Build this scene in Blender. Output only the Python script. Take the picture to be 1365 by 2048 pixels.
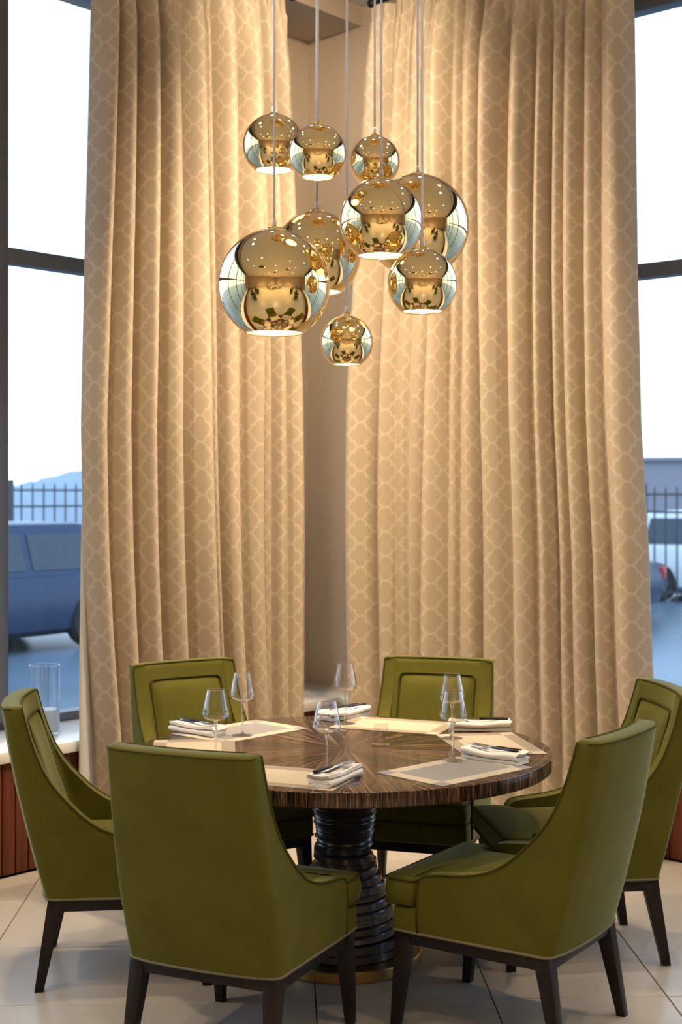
import bpy, bmesh, math, random
from mathutils import Vector, Matrix
random.seed(7)
sc = bpy.context.scene
for o in list(bpy.data.objects):
    bpy.data.objects.remove(o)

# ------------------------------------------------------------------ camera
cam = bpy.data.cameras.new('camera')
cam.sensor_fit = 'VERTICAL'; cam.sensor_height = 36.0; cam.sensor_width = 24.0
cam.lens = 2800.0 / 2048.0 * 36.0
cam.shift_y = -39.0 / 2048.0
cam.clip_start = 0.05; cam.clip_end = 400
cam.dof.use_dof = True; cam.dof.focus_distance = 4.7; cam.dof.aperture_fstop = 3.6
camo = bpy.data.objects.new('camera', cam); sc.collection.objects.link(camo)
CAMH = 1.69
camo.location = (0, 0, CAMH); camo.rotation_euler = (math.radians(90), 0, 0)
sc.camera = camo

# ------------------------------------------------------------------ world, exposure
w = bpy.data.worlds.new('sky'); sc.world = w; w.use_nodes = True
nt = w.node_tree; nt.nodes.clear()
out = nt.nodes.new('ShaderNodeOutputWorld'); bg = nt.nodes.new('ShaderNodeBackground')
tc = nt.nodes.new('ShaderNodeTexCoord'); sp = nt.nodes.new('ShaderNodeSeparateXYZ'); rp = nt.nodes.new('ShaderNodeValToRGB')
nt.links.new(tc.outputs['Generated'], sp.inputs[0]); nt.links.new(sp.outputs['Z'], rp.inputs[0])
rp.color_ramp.elements[0].position = 0.0; rp.color_ramp.elements[0].color = (0.86, 0.84, 0.92, 1)
rp.color_ramp.elements[1].position = 0.22; rp.color_ramp.elements[1].color = (0.54, 0.74, 1.0, 1)
nt.links.new(rp.outputs[0], bg.inputs[0]); bg.inputs[1].default_value = 2.6
nt.links.new(bg.outputs[0], out.inputs[0])

vs = sc.view_settings
vs.view_transform = 'Standard'; vs.look = 'None'; vs.gamma = 1.0; vs.use_curve_mapping = False
vs.exposure = 0.0
sc.cycles.max_bounces = 10; sc.cycles.transparent_max_bounces = 16
sc.cycles.transmission_bounces = 10; sc.cycles.glossy_bounces = 6; sc.cycles.diffuse_bounces = 4
sc.cycles.sample_clamp_indirect = 6.0
sc.cycles.caustics_reflective = False; sc.cycles.caustics_refractive = False

# ------------------------------------------------------------------ room frame
ANG = math.radians(41.4)
dL = Vector((math.sin(ANG), math.cos(ANG), 0)); nL = Vector((math.cos(ANG), -math.sin(ANG), 0))
dR = Vector((math.cos(ANG), -math.sin(ANG), 0)); nR = Vector((-math.sin(ANG), -math.cos(ANG), 0))
PL = Vector((-1.494, 6.13, 0)); PR = Vector((1.56, 6.401, 0))
CEIL = 4.50
def LW(s, n, z): return PL + dL * s + nL * n + Vector((0, 0, z))      # left wall: along, into the room, up
def RW(t, n, z): return PR + dR * t + nR * n + Vector((0, 0, z))      # right wall
S_COR = 2.223; T_COR = -2.1116                                          # where the two panel planes meet

# ------------------------------------------------------------------ helpers
def link(o, parent=None):
    sc.collection.objects.link(o)
    if parent is not None: o.parent = parent
    return o
def setp(o, label=None, cat=None, group=None, kind=None):
    if label: o['label'] = label
    if cat: o['category'] = cat
    if group: o['group'] = group
    if kind: o['kind'] = kind
    return o
def empty(name, loc=(0, 0, 0), rz=0.0):
    o = bpy.data.objects.new(name, None); o.empty_display_size = 0.1
    o.location = loc; o.rotation_euler = (0, 0, rz)
    return link(o)
def mesh_obj(name, verts, faces, mat, parent=None, smooth=None, uvs=None, fixn=True):
    me = bpy.data.meshes.new(name)
    me.from_pydata([tuple(v) for v in verts], [], faces)
    if uvs is not None:
        l = me.uv_layers.new(name='UVMap')
        for p in me.polygons:
            for li in p.loop_indices:
                l.data[li].uv = uvs[me.loops[li].vertex_index]
    if fixn:
        bm = bmesh.new(); bm.from_mesh(me)
        bmesh.ops.recalc_face_normals(bm, faces=bm.faces); bm.to_mesh(me); bm.free()
    if smooth is not None:
        for p in me.polygons: p.use_smooth = True
        if smooth < 180: me.set_sharp_from_angle(angle=math.radians(smooth))
    me.materials.append(mat)
    o = bpy.data.objects.new(name, me)
    return link(o, parent)
def bm_obj(name, bm, mat, parent=None, smooth=None):
    me = bpy.data.meshes.new(name)
    bmesh.ops.recalc_face_normals(bm, faces=bm.faces)
    bm.to_mesh(me); bm.free()
    if smooth is not None:
        for p in me.polygons: p.use_smooth = True
        if smooth < 180: me.set_sharp_from_angle(angle=math.radians(smooth))
    me.materials.append(mat)
    return link(bpy.data.objects.new(name, me), parent)
BOXF = [(0, 3, 2, 1), (4, 5, 6, 7), (0, 1, 5, 4), (1, 2, 6, 5), (2, 3, 7, 6), (3, 0, 4, 7)]
def wbox(fn, a0, a1, n0, n1, z0, z1):
    """box in wall coordinates -> verts, faces"""
    v = [fn(a0, n0, z0), fn(a1, n0, z0), fn(a1, n1, z0), fn(a0, n1, z0), fn(a0, n0, z1), fn(a1, n0, z1), fn(a1, n1, z1), fn(a0, n1, z1)]
    return v, BOXF
def boxes_obj(name, boxes, mat, parent=None, bev=0.0):
    V = []; F = []
    for v, f in boxes:
        k = len(V); V += v; F += [tuple(i + k for i in q) for q in f]
    if bev > 0:
        me = bpy.data.meshes.new(name); me.from_pydata([tuple(q) for q in V], [], F)
        bm = bmesh.new(); bm.from_mesh(me); bpy.data.meshes.remove(me)
        bmesh.ops.recalc_face_normals(bm, faces=bm.faces)
        bmesh.ops.bevel(bm, geom=list(bm.edges), offset=bev, segments=2, affect='EDGES', profile=0.5)
        return bm_obj(name, bm, mat, parent, smooth=35)
    return mesh_obj(name, V, F, mat, parent)
def B(x0, x1, y0, y1, z0, z1):
    return [Vector(q) for q in ((x0, y0, z0), (x1, y0, z0), (x1, y1, z0), (x0, y1, z0), (x0, y0, z1), (x1, y0, z1), (x1, y1, z1), (x0, y1, z1))], BOXF
def lathe(profile, n=32, cx=0, cy=0):
    """profile [(r,z)] -> verts, faces (open where r>0 at ends)"""
    V = []; F = []; idx = []
    for r, z in profile:
        if r < 1e-6:
            idx.append([len(V)]); V.append(Vector((cx, cy, z)))
        else:
            idx.append(list(range(len(V), len(V) + n)))
            for k in range(n):
                a = 2 * math.pi * k / n
                V.append(Vector((cx + r * math.cos(a), cy + r * math.sin(a), z)))
    for i in range(len(idx) - 1):
        A, C = idx[i], idx[i + 1]
        for k in range(n):
            j = (k + 1) % n
            if len(A) == 1 and len(C) == 1: continue
            if len(A) == 1: F.append((A[0], C[j], C[k]))
            elif len(C) == 1: F.append((A[k], A[j], C[0]))
            else: F.append((A[k], A[j], C[j], C[k]))
    return V, F
def tube(path, r, n=6, closed=False, caps=True):
    P = [Vector(p) for p in path]; V = []; F = []; m = len(P)
    up = None
    for i in range(m):
        a = P[i - 1] if (i > 0 or closed) else P[i]
        b = P[(i + 1) % m] if (i < m - 1 or closed) else P[i]
        t = (b - a)
        t = t.normalized() if t.length > 1e-9 else Vector((0, 0, 1))
        if up is None:
            ref = Vector((0, 0, 1)) if abs(t.z) < 0.9 else Vector((1, 0, 0))
            up = (ref - t * ref.dot(t)).normalized()
        else:
            up = up - t * up.dot(t)
            up = up.normalized() if up.length > 1e-6 else Vector((1, 0, 0))
        s = t.cross(up)
        for k in range(n):
            an = 2 * math.pi * k / n
            V.append(P[i] + (up * math.cos(an) + s * math.sin(an)) * r)
    for i in range(m if closed else m - 1):
        j = (i + 1) % m
        for k in range(n):
            l = (k + 1) % n
            F.append((i * n + k, i * n + l, j * n + l, j * n + k))
    if caps and not closed:
        F.append(tuple(range(n))); F.append(tuple((m - 1) * n + k for k in reversed(range(n))))
    return V, F
def lerp_tab(tab, x):
    if x <= tab[0][0]: return tab[0][1]
    for (a, b), (c, d) in zip(tab, tab[1:]):
        if x <= c: return b + (d - b) * (x - a) / (c - a)
    return tab[-1][1]
def copy_tree(o, parent=None):
    c = o.copy(); sc.collection.objects.link(c); c.parent = parent
    for ch in list(o.children): copy_tree(ch, c)
    return c

# ------------------------------------------------------------------ materials
class NB:
    def __init__(s, name):
        s.m = bpy.data.materials.new(name); s.m.use_nodes = True
        s.t = s.m.node_tree; s.t.nodes.clear()
        s.out = s.t.nodes.new('ShaderNodeOutputMaterial')
    def n(s, typ, **kw):
        x = s.t.nodes.new(typ)
        for k, v in kw.items(): setattr(x, k, v)
        return x
    def l(s, a, b): s.t.links.new(a, b)
    def put(s, v, sock):
        if hasattr(v, 'is_linked') or isinstance(v, bpy.types.NodeSocket): s.l(v, sock)
        else: sock.default_value = v
    def M(s, op, a, b=None, c=None):
        x = s.n('ShaderNodeMath', operation=op)
        s.put(a, x.inputs[0])
        if b is not None: s.put(b, x.inputs[1])
        if c is not None: s.put(c, x.inputs[2])
        return x.outputs[0]
    def ramp(s, fac, els):
        x = s.n('ShaderNodeValToRGB'); s.l(fac, x.inputs[0]); e = x.color_ramp.elements
        while len(e) < len(els): e.new(0.5)
        for q, (p, c) in zip(e, els): q.position = p; q.color = (*c, 1)
        return x.outputs[0]
    def mix(s, f, a, b):
        x = s.n('ShaderNodeMix', data_type='RGBA'); s.put(f, x.inputs[0])
        s.put((*a, 1) if isinstance(a, tuple) and len(a) == 3 else a, x.inputs[6])
        s.put((*b, 1) if isinstance(b, tuple) and len(b) == 3 else b, x.inputs[7])
        return x.outputs[2]
    def noise(s, vec, scale, detail=3, rough=0.5):
        x = s.n('ShaderNodeTexNoise'); x.inputs['Scale'].default_value = scale
        x.inputs['Detail'].default_value = detail; x.inputs['Roughness'].default_value = rough
        if vec is not None: s.l(vec, x.inputs['Vector'])
        return x.outputs[0]
    def obj(s): return s.n('ShaderNodeTexCoord').outputs['Object']
    def xyz(s, v):
        x = s.n('ShaderNodeSeparateXYZ'); s.l(v, x.inputs[0]); return x.outputs
    def comb(s, x, y, z):
        c = s.n('ShaderNodeCombineXYZ'); s.put(x, c.inputs[0]); s.put(y, c.inputs[1]); s.put(z, c.inputs[2]); return c.outputs[0]
    def pbsdf(s, **kw):
        p = s.n('ShaderNodeBsdfPrincipled')
        for k, v in kw.items():
            k = k.replace('_', ' ')
            s.put((*v, 1) if isinstance(v, tuple) and len(v) == 3 else v, p.inputs[k])
        s.l(p.outputs[0], s.out.inputs[0]); return p
    def bump(s, h, dist, strength, p):
        b = s.n('ShaderNodeBump'); b.inputs['Distance'].default_value = dist; b.inputs['Strength'].default_value = strength
        s.l(h, b.inputs['Height']); s.l(b.outputs[0], p.inputs['Normal'])

def plain(name, col, rough=0.5, metal=0.0, var=0.0, vscale=8.0, **kw):
    b = NB(name)
    c = col
    if var > 0:
        f = b.noise(b.obj(), vscale, 4)
        c = b.mix(f, tuple(x * (1 - var) for x in col), tuple(min(1, x * (1 + var)) for x in col))
    b.pbsdf(Base_Color=c, Roughness=rough, Metallic=metal, **kw)
    return b.m
MAT = {}
MAT['wall'] = plain('wall_plaster', (0.56, 0.46, 0.35), 0.85, var=0.05, vscale=30)
MAT['ceiling'] = plain('ceiling_paint', (0.88, 0.85, 0.79), 0.9)
MAT['sill'] = plain('sill_stone', (0.78, 0.74, 0.68), 0.25, var=0.04, vscale=5)
MAT['frame'] = plain('window_aluminium', (0.17, 0.17, 0.185), 0.45, 0.3)
MAT['frame_dark'] = plain('blind_cassette', (0.035, 0.026, 0.022), 0.5)
MAT['cavity'] = plain('cavity_board', (0.20, 0.12, 0.07), 0.8)
MAT['grout'] = plain('grout', (0.10, 0.085, 0.07), 0.9)

def wood(name, dark, light, rough, along='Z', sc_=28.0, coat=0.0):
    b = NB(name); x, y, z = b.xyz(b.obj())
    inf = b.n('ShaderNodeObjectInfo').outputs['Random']
    if along == 'Z': v = b.comb(x, y, b.M('MULTIPLY', z, 0.06))
    else: v = b.comb(x, y, z)
    v2 = b.n('ShaderNodeVectorMath', operation='ADD'); b.l(v, v2.inputs[0]); b.l(b.comb(b.M('MULTIPLY', inf, 9.0), 0.0, 0.0), v2.inputs[1])
    f = b.noise(v2.outputs[0], sc_, 4, 0.6)
    c = b.ramp(f, [(0.3, dark), (0.72, light)])
    hv = b.n('ShaderNodeHueSaturation'); b.l(c, hv.inputs['Color']); b.l(b.M('MULTIPLY_ADD', inf, 0.35, 0.82), hv.inputs['Value'])
    p = b.pbsdf(Base_Color=hv.outputs[0], Roughness=rough, Specular_IOR_Level=0.25)
    p.inputs['Coat Weight'].default_value = coat
    return b.m
MAT['slat'] = wood('mahogany_slat', (0.085, 0.020, 0.010), (0.17, 0.048, 0.022), 0.45, 'Z', 30)
MAT['leg'] = wood('chair_leg_walnut', (0.009, 0.0055, 0.0045), (0.019, 0.012, 0.0095), 0.42, 'Z', 40)

def tile_mat():
    b = NB('floor_tile_stone'); o = b.n('ShaderNodeNewGeometry').outputs['Position']
    inf = b.n('ShaderNodeObjectInfo').outputs['Random']
    f = b.noise(o, 2.2, 6, 0.62); g = b.noise(o, 16.0, 4, 0.6)
    c = b.mix(b.M('MULTIPLY_ADD', g, 0.45, b.M('MULTIPLY', f, 0.55)), (0.29, 0.26, 0.228), (0.425, 0.392, 0.352))
    hv = b.n('ShaderNodeHueSaturation'); b.l(c, hv.inputs['Color']); b.l(b.M('MULTIPLY_ADD', inf, 0.07, 0.965), hv.inputs['Value'])
    p = b.pbsdf(Base_Color=hv.outputs[0], Roughness=b.M('MULTIPLY_ADD', g, 0.14, 0.24))
    b.bump(g, 0.002, 0.12, p)
    return b.m
MAT['tile'] = tile_mat()
def floor_far_mat():
    b = NB('floor_far_stone'); o = b.n('ShaderNodeNewGeometry').outputs['Position']
    f = b.noise(o, 2.2, 5, 0.6)
    b.pbsdf(Base_Color=b.mix(f, (0.29, 0.26, 0.228), (0.425, 0.392, 0.352)), Roughness=0.32)
    return b.m
MAT['floor_far'] = floor_far_mat()

def curtain_mat():
    b = NB('jacquard_curtain'); uv = b.n('ShaderNodeTexCoord').outputs['UV']
    u, v, _ = b.xyz(uv)
    PX, PY = 0.172, 0.129
    a = b.M('PINGPONG', u, PX / 2); h = b.M('PINGPONG', v, PY / 2)
    cond = b.M('GREATER_THAN', a, PX / 4)
    a = b.M('ADD', a, b.M('MULTIPLY', cond, b.M('MULTIPLY_ADD', a, -2.0, PX / 2)))
    h = b.M('ADD', h, b.M('MULTIPLY', cond, b.M('MULTIPLY_ADD', h, -2.0, PY / 2)))
    rx = PX / 4 * 0.78; ry = PY / 4; c0 = PY / 4
    hh = b.M('SUBTRACT', h, c0)
    ea = b.M('DIVIDE', a, rx); eh = b.M('DIVIDE', hh, ry)
    e = b.M('SQRT', b.M('ADD', b.M('MULTIPLY', ea, ea), b.M('MULTIPLY', eh, eh)))
    dom = b.M('MULTIPLY', b.M('ABSOLUTE', b.M('SUBTRACT', e, 1.0)), (rx + ry) / 2)
    up = b.M('GREATER_THAN', hh, 0.0)
    ax = b.M('SUBTRACT', a, rx)
    far = b.M('SQRT', b.M('ADD', b.M('MULTIPLY', ax, ax), b.M('MULTIPLY', hh, hh)))
    d1 = b.M('ADD', b.M('MULTIPLY', up, dom), b.M('MULTIPLY', b.M('SUBTRACT', 1.0, up), far))
    d2 = b.M('ADD', b.M('ABSOLUTE', hh), b.M('MULTIPLY', b.M('LESS_THAN', a, rx), 1.0))
    d = b.M('MINIMUM', d1, d2)
    mr = b.n('ShaderNodeMapRange', interpolation_type='SMOOTHSTEP'); b.l(d, mr.inputs[0])
    mr.inputs[1].default_value = 0.0045; mr.inputs[2].default_value = 0.0082; mr.inputs[3].default_value = 1.0; mr.inputs[4].default_value = 0.0
    line = mr.outputs[0]
    weave = b.noise(b.comb(b.M('MULTIPLY', u, 1.0), b.M('MULTIPLY', v, 0.16), 0.0), 900.0, 2)
    base = b.mix(weave, (0.395, 0.318, 0.225), (0.46, 0.373, 0.268))
    col = b.mix(line, base, (0.52, 0.432, 0.325))
    rough = b.M('MULTIPLY_ADD', line, -0.10, 0.52)
    p = b.pbsdf(Base_Color=col, Roughness=rough)
    p.inputs['Specular IOR Level'].default_value = 0.35
    p.inputs['Sheen Weight'].default_value = 0.25; p.inputs['Sheen Roughness'].default_value = 0.4
    p.inputs['Sheen Tint'].default_value = (1.0, 0.9, 0.75, 1)
    b.bump(line, 0.0006, 0.5, p)
    return b.m
MAT['curtain'] = curtain_mat()
MAT['lining'] = plain('curtain_lining', (0.74, 0.70, 0.64), 0.8)
MAT['rod'] = plain('curtain_rod_black', (0.02, 0.02, 0.02), 0.35, 0.6)

def velvet():
    b = NB('green_velvet'); o = b.obj()
    f = b.noise(o, 7.0, 4, 0.6); g = b.noise(o, 220.0, 2, 0.5)
    c = b.mix(b.M('MULTIPLY_ADD', g, 0.3, b.M('MULTIPLY', f, 0.7)), (0.055, 0.052, 0.0055), (0.130, 0.117, 0.0140))
    p = b.pbsdf(Base_Color=c, Roughness=0.75)
    p.inputs['Specular IOR Level'].default_value = 0.12
    p.inputs['Sheen Weight'].default_value = 0.36; p.inputs['Sheen Roughness'].default_value = 0.30
    p.inputs['Sheen Tint'].default_value = (0.66, 0.72, 0.50, 1)
    b.bump(g, 0.0008, 0.25, p)
    return b.m
MAT['velvet'] = velvet()
MAT['welt'] = plain('green_velvet_welt', (0.055, 0.050, 0.0075), 0.9, Specular_IOR_Level=0.1)
MAT['welt_grey'] = plain('grey_braid', (0.15, 0.14, 0.09), 0.9, Specular_IOR_Level=0.1)

def table_mat():
    b = NB('macassar_veneer'); x, y, z = b.xyz(b.obj())
    N = 20
    th = b.M('ARCTAN2', y, x)
    k = b.M('MULTIPLY', b.M('ADD', b.M('FLOOR', b.M('DIVIDE', th, 2 * math.pi / N)), 0.5), 2 * math.pi / N)
    cs, sn = b.M('COSINE', k), b.M('SINE', k)
    q = b.M('SUBTRACT', b.M('MULTIPLY', y, cs), b.M('MULTIPLY', x, sn))
    pl = b.M('ADD', b.M('MULTIPLY', x, cs), b.M('MULTIPLY', y, sn))
    nz = b.n('ShaderNodeNewGeometry'); ts = b.n('ShaderNodeVectorTransform', vector_type='NORMAL', convert_from='WORLD', convert_to='OBJECT')
    b.l(nz.outputs['Normal'], ts.inputs[0]); top = b.M('GREATER_THAN', b.xyz(ts.outputs[0])[2], 0.7)
    vt = b.comb(b.M('MULTIPLY', q, 1.0), b.M('MULTIPLY', pl, 0.014), b.M('MULTIPLY', k, 0.7))
    ve = b.comb(b.M('MULTIPLY', th, 0.75), b.M('MULTIPLY', z, 0.04), 5.0)
    ft = b.noise(vt, 105.0, 3, 0.6); fe = b.noise(ve, 220.0, 3, 0.6)
    f = b.M('ADD', b.M('MULTIPLY', top, ft), b.M('MULTIPLY', b.M('SUBTRACT', 1.0, top), fe))
    ct = b.ramp(f, [(0.36, (0.008, 0.004, 0.003)), (0.50, (0.030, 0.015, 0.009)), (0.66, (0.19, 0.108, 0.064))])
    p = b.pbsdf(Base_Color=ct, Roughness=0.22)
    p.inputs['Coat Weight'].default_value = 0.55; p.inputs['Coat Roughness'].default_value = 0.03; p.inputs['Coat IOR'].default_value = 1.36; p.inputs['Specular IOR Level'].default_value = 0.12
    return b.m
MAT['table'] = table_mat()
def ring_mat():
    b = NB('ring_lacquer'); x, y, z = b.xyz(b.obj())
    f = b.noise(b.comb(x, y, b.M('MULTIPLY', z, 14.0)), 9.0, 4, 0.6)
    c = b.ramp(f, [(0.3, (0.012, 0.009, 0.008)), (0.75, (0.055, 0.040, 0.034))])
    p = b.pbsdf(Base_Color=c, Roughness=0.3); p.inputs['Coat Weight'].default_value = 0.3
    return b.m
MAT['ring'] = ring_mat()
MAT['brass'] = plain('brushed_brass', (0.50, 0.32, 0.11), 0.32, 1.0, var=0.15, vscale=12)
MAT['gold'] = plain('gold_mirror', (0.96, 0.67, 0.16), 0.015, 1.0, Coat_Weight=1.0, Coat_IOR=1.85, Coat_Roughness=0.01)
MAT['white_in'] = plain('shade_inside', (0.92, 0.88, 0.80), 0.5)
MAT['cap_gold'] = plain('gold_cap', (0.80, 0.55, 0.22), 0.15, 1.0)
MAT['cord'] = plain('cord_clear', (0.86, 0.86, 0.88), 0.3)
MAT['holder'] = plain('cord_grip', (0.70, 0.67, 0.64), 0.35)
def emit(name, col, st):
    b = NB(name); e = b.n('ShaderNodeEmission'); e.inputs[0].default_value = (*col, 1); e.inputs[1].default_value = st
    b.l(e.outputs[0], b.out.inputs[0]); return b.m
MAT['bulb'] = emit('bulb_glow', (1.0, 0.80, 0.52), 14.0)
MAT['down'] = emit('downlight_glow', (1.0, 0.80, 0.55), 40.0)
def thin_glass(name, tint=(1, 1, 1), ior=1.5, boost=1.0, rough=0.0, dirt=0.0, pw=5.0):
    b = NB(name); t = b.n('ShaderNodeBsdfTransparent'); t.inputs[0].default_value = (*tint, 1)
    g = b.n('ShaderNodeBsdfGlossy'); g.inputs['Roughness'].default_value = rough
    ge = b.n('ShaderNodeNewGeometry'); dt = b.n('ShaderNodeVectorMath', operation='DOT_PRODUCT')
    b.l(ge.outputs['Normal'], dt.inputs[0]); b.l(ge.outputs['Incoming'], dt.inputs[1])
    f0 = ((ior - 1) / (ior + 1)) ** 2
    fr = b.M('MULTIPLY_ADD', b.M('POWER', b.M('SUBTRACT', 1.0, b.M('ABSOLUTE', dt.outputs['Value'])), pw), 1 - f0, f0)
    mx = b.n('ShaderNodeMixShader'); b.l(b.M('MINIMUM', b.M('MULTIPLY', fr, boost), 1.0), mx.inputs[0])
    b.l(t.outputs[0], mx.inputs[1]); b.l(g.outputs[0], mx.inputs[2])
    res = mx.outputs[0]
    if dirt > 0:
        f = b.noise(b.n('ShaderNodeNewGeometry').outputs['Position'], 38.0, 5, 0.7)
        d = b.n('ShaderNodeBsdfDiffuse'); d.inputs[0].default_value = (0.7, 0.72, 0.75, 1)
        m2 = b.n('ShaderNodeMixShader'); b.l(b.M('MULTIPLY', b.M('MAXIMUM', b.M('SUBTRACT', f, 0.60), 0.0), dirt), m2.inputs[0])
        b.l(res, m2.inputs[1]); b.l(d.outputs[0], m2.inputs[2]); res = m2.outputs[0]
    b.l(res, b.out.inputs[0]); return b.m
MAT['pane'] = thin_glass('window_glass', (0.95, 0.975, 0.98), 1.5, 0.8, dirt=1.2)
MAT['wine'] = thin_glass('wine_glass_thin', (0.985, 0.985, 0.985), 1.5, 1.45, pw=2.5)
MAT['vase'] = thin_glass('vase_glass', (0.95, 0.97, 0.98), 1.5, 1.5)
MAT['acrylic'] = thin_glass('acrylic_clear', (0.93, 0.93, 0.93), 1.5, 1.8, pw=2.6)
def solid_glass():
    b = NB('stem_glass'); g = b.n('ShaderNodeBsdfGlass'); g.inputs['IOR'].default_value = 1.5; g.inputs['Roughness'].default_value = 0.0
    t = b.n('ShaderNodeBsdfTransparent'); mx = b.n('ShaderNodeMixShader'); mx.inputs[0].default_value = 0.45
    b.l(g.outputs[0], mx.inputs[1]); b.l(t.outputs[0], mx.inputs[2]); b.l(mx.outputs[0], b.out.inputs[0]); return b.m
MAT['stem'] = solid_glass()
MAT['napkin'] = plain('napkin_linen', (0.74, 0.69, 0.61), 0.85, var=0.05, vscale=60)
MAT['steel'] = plain('steel_polished', (0.62, 0.60, 0.57), 0.14, 1.0)
MAT['steel_dark'] = plain('steel_dark_handle', (0.055, 0.060, 0.075), 0.22, 0.9)
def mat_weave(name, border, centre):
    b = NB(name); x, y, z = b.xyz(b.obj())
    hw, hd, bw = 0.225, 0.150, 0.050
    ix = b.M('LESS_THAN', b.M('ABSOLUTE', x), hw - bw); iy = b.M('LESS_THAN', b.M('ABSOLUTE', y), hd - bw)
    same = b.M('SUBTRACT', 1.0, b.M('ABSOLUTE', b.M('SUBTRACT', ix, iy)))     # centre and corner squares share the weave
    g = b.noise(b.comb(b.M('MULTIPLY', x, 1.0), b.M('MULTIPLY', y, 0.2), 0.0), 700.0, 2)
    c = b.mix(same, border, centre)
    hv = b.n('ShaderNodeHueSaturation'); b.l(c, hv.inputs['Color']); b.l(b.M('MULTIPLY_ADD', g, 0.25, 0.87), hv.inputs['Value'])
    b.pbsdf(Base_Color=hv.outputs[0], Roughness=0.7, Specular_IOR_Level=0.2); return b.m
MAT['mat_grey'] = mat_weave('placemat_grey_centre', (0.44, 0.375, 0.28), (0.235, 0.218, 0.21))  # weave sheen put into the colour: border catches the light
MAT['mat_cream'] = mat_weave('placemat_cream_centre', (0.26, 0.21, 0.15), (0.44, 0.365, 0.26))  # same mats, sheen painted the other way: centre and corners lighter
MAT['candle'] = plain('candle_wax', (0.82, 0.80, 0.77), 0.5)
# outdoors
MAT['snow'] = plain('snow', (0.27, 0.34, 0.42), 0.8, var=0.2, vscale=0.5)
MAT['street'] = plain('wet_street', (0.12, 0.17, 0.23), 0.3, var=0.6, vscale=0.35)
MAT['fence'] = plain('fence_iron', (0.055, 0.06, 0.075), 0.6)
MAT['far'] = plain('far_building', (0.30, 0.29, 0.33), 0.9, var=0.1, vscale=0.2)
MAT['car_dark'] = plain('car_paint_dark', (0.018, 0.042, 0.10), 0.3, 0.2)
MAT['car_white'] = plain('car_paint_white', (0.80, 0.84, 0.86), 0.3)
MAT['car_glass'] = plain('car_glass', (0.035, 0.055, 0.08), 0.1)
MAT['tyre'] = plain('tyre_rubber', (0.02, 0.022, 0.026), 0.8)
MAT['hub'] = plain('hub_alloy', (0.32, 0.35, 0.38), 0.35, 0.7)
MAT['lamp_red'] = plain('tail_lamp', (0.55, 0.05, 0.04), 0.3)
MAT['lamp_clear'] = plain('head_lamp', (0.7, 0.75, 0.8), 0.15)

# ------------------------------------------------------------------ setting: floor
TR = 0.040                      # tile grid rotation
tx = Vector((math.cos(TR), math.sin(TR), 0)); ty = Vector((-math.sin(TR), math.cos(TR), 0))
TP = 0.590; T0 = Vector((0.495, 4.939, 0)); 
row_off = (Vector((-1.25, 5.785, 0)) - T0).dot(ty)
CORN = RW(T_COR, 0, 0)
RL = 14.0
fl = [LW(S_COR + 0.75, -0.72, 0), LW(S_COR - RL, -0.72, 0), LW(S_COR - RL, RL, 0), LW(S_COR + 0.75, RL, 0)]
floor = mesh_obj('floor', [v + Vector((0, 0, -0.012)) for v in fl] + [v + Vector((0, 0, -0.16)) for v in fl], [(0, 1, 2, 3), (7, 6, 5, 4), (0, 4, 5, 1), (1, 5, 6, 2), (2, 6, 7, 3), (3, 7, 4, 0)], MAT['grout'])
setp(floor, kind='structure')
def clip(poly, p0, n):
    res = []
    for i in range(len(poly)):
        a, c = poly[i], poly[(i + 1) % len(poly)]
        da, dc = (a - p0).dot(n), (c - p0).dot(n)
        if da >= 0: res.append(a)
        if (da >= 0) != (dc >= 0): res.append(a + (c - a) * (da / (da - dc)))
    return res
def tile_poly(i, j, g=0.0020):
    a = T0 + tx * (i * TP + g) + ty * (row_off + j * TP + g); s = TP - 2 * g
    return [a, a + tx * s, a + tx * s + ty * s, a + ty * s]
full_me = None
near_i, near_j = range(-6, 6), range(-4, 4)
for j in near_j:
    for i in near_i:
        P = tile_poly(i, j)
        Q = clip(P, LW(0, 0.012, 0), nL)
        if len(Q) >= 3: Q = clip(Q, RW(0, 0.012, 0), nR)
        if len(Q) < 3: continue
        area = abs(sum(a.x * c.y - a.y * c.x for a, c in zip(Q, Q[1:] + Q[:1]))) / 2
        if area < 0.002: continue
        whole = len(Q) == 4 and area > (TP - 0.0041) ** 2 * 0.9999
        if whole and full_me is not None:
            o = bpy.data.objects.new('tile', full_me); link(o, floor); o.location = P[0]
            continue
        org = P[0]; m = len(Q)
        ctr = sum(Q, Vector()) / m
        ins = [q + (ctr - q).normalized() * 0.0016 for q in Q]
        V = [q - org + Vector((0, 0, -0.012)) for q in Q] + [q - org + Vector((0, 0, -0.0012)) for q in Q] + [q - org for q in ins]
        F = [tuple(range(2 * m, 3 * m))]
        for k in range(m):
            l = (k + 1) % m
            F += [(k, l, m + l, m + k), (m + k, m + l, 2 * m + l, 2 * m + k)]
        o = mesh_obj('tile', V, F, MAT['tile'], floor); o.location = org
        if whole: full_me = o.data
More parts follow.
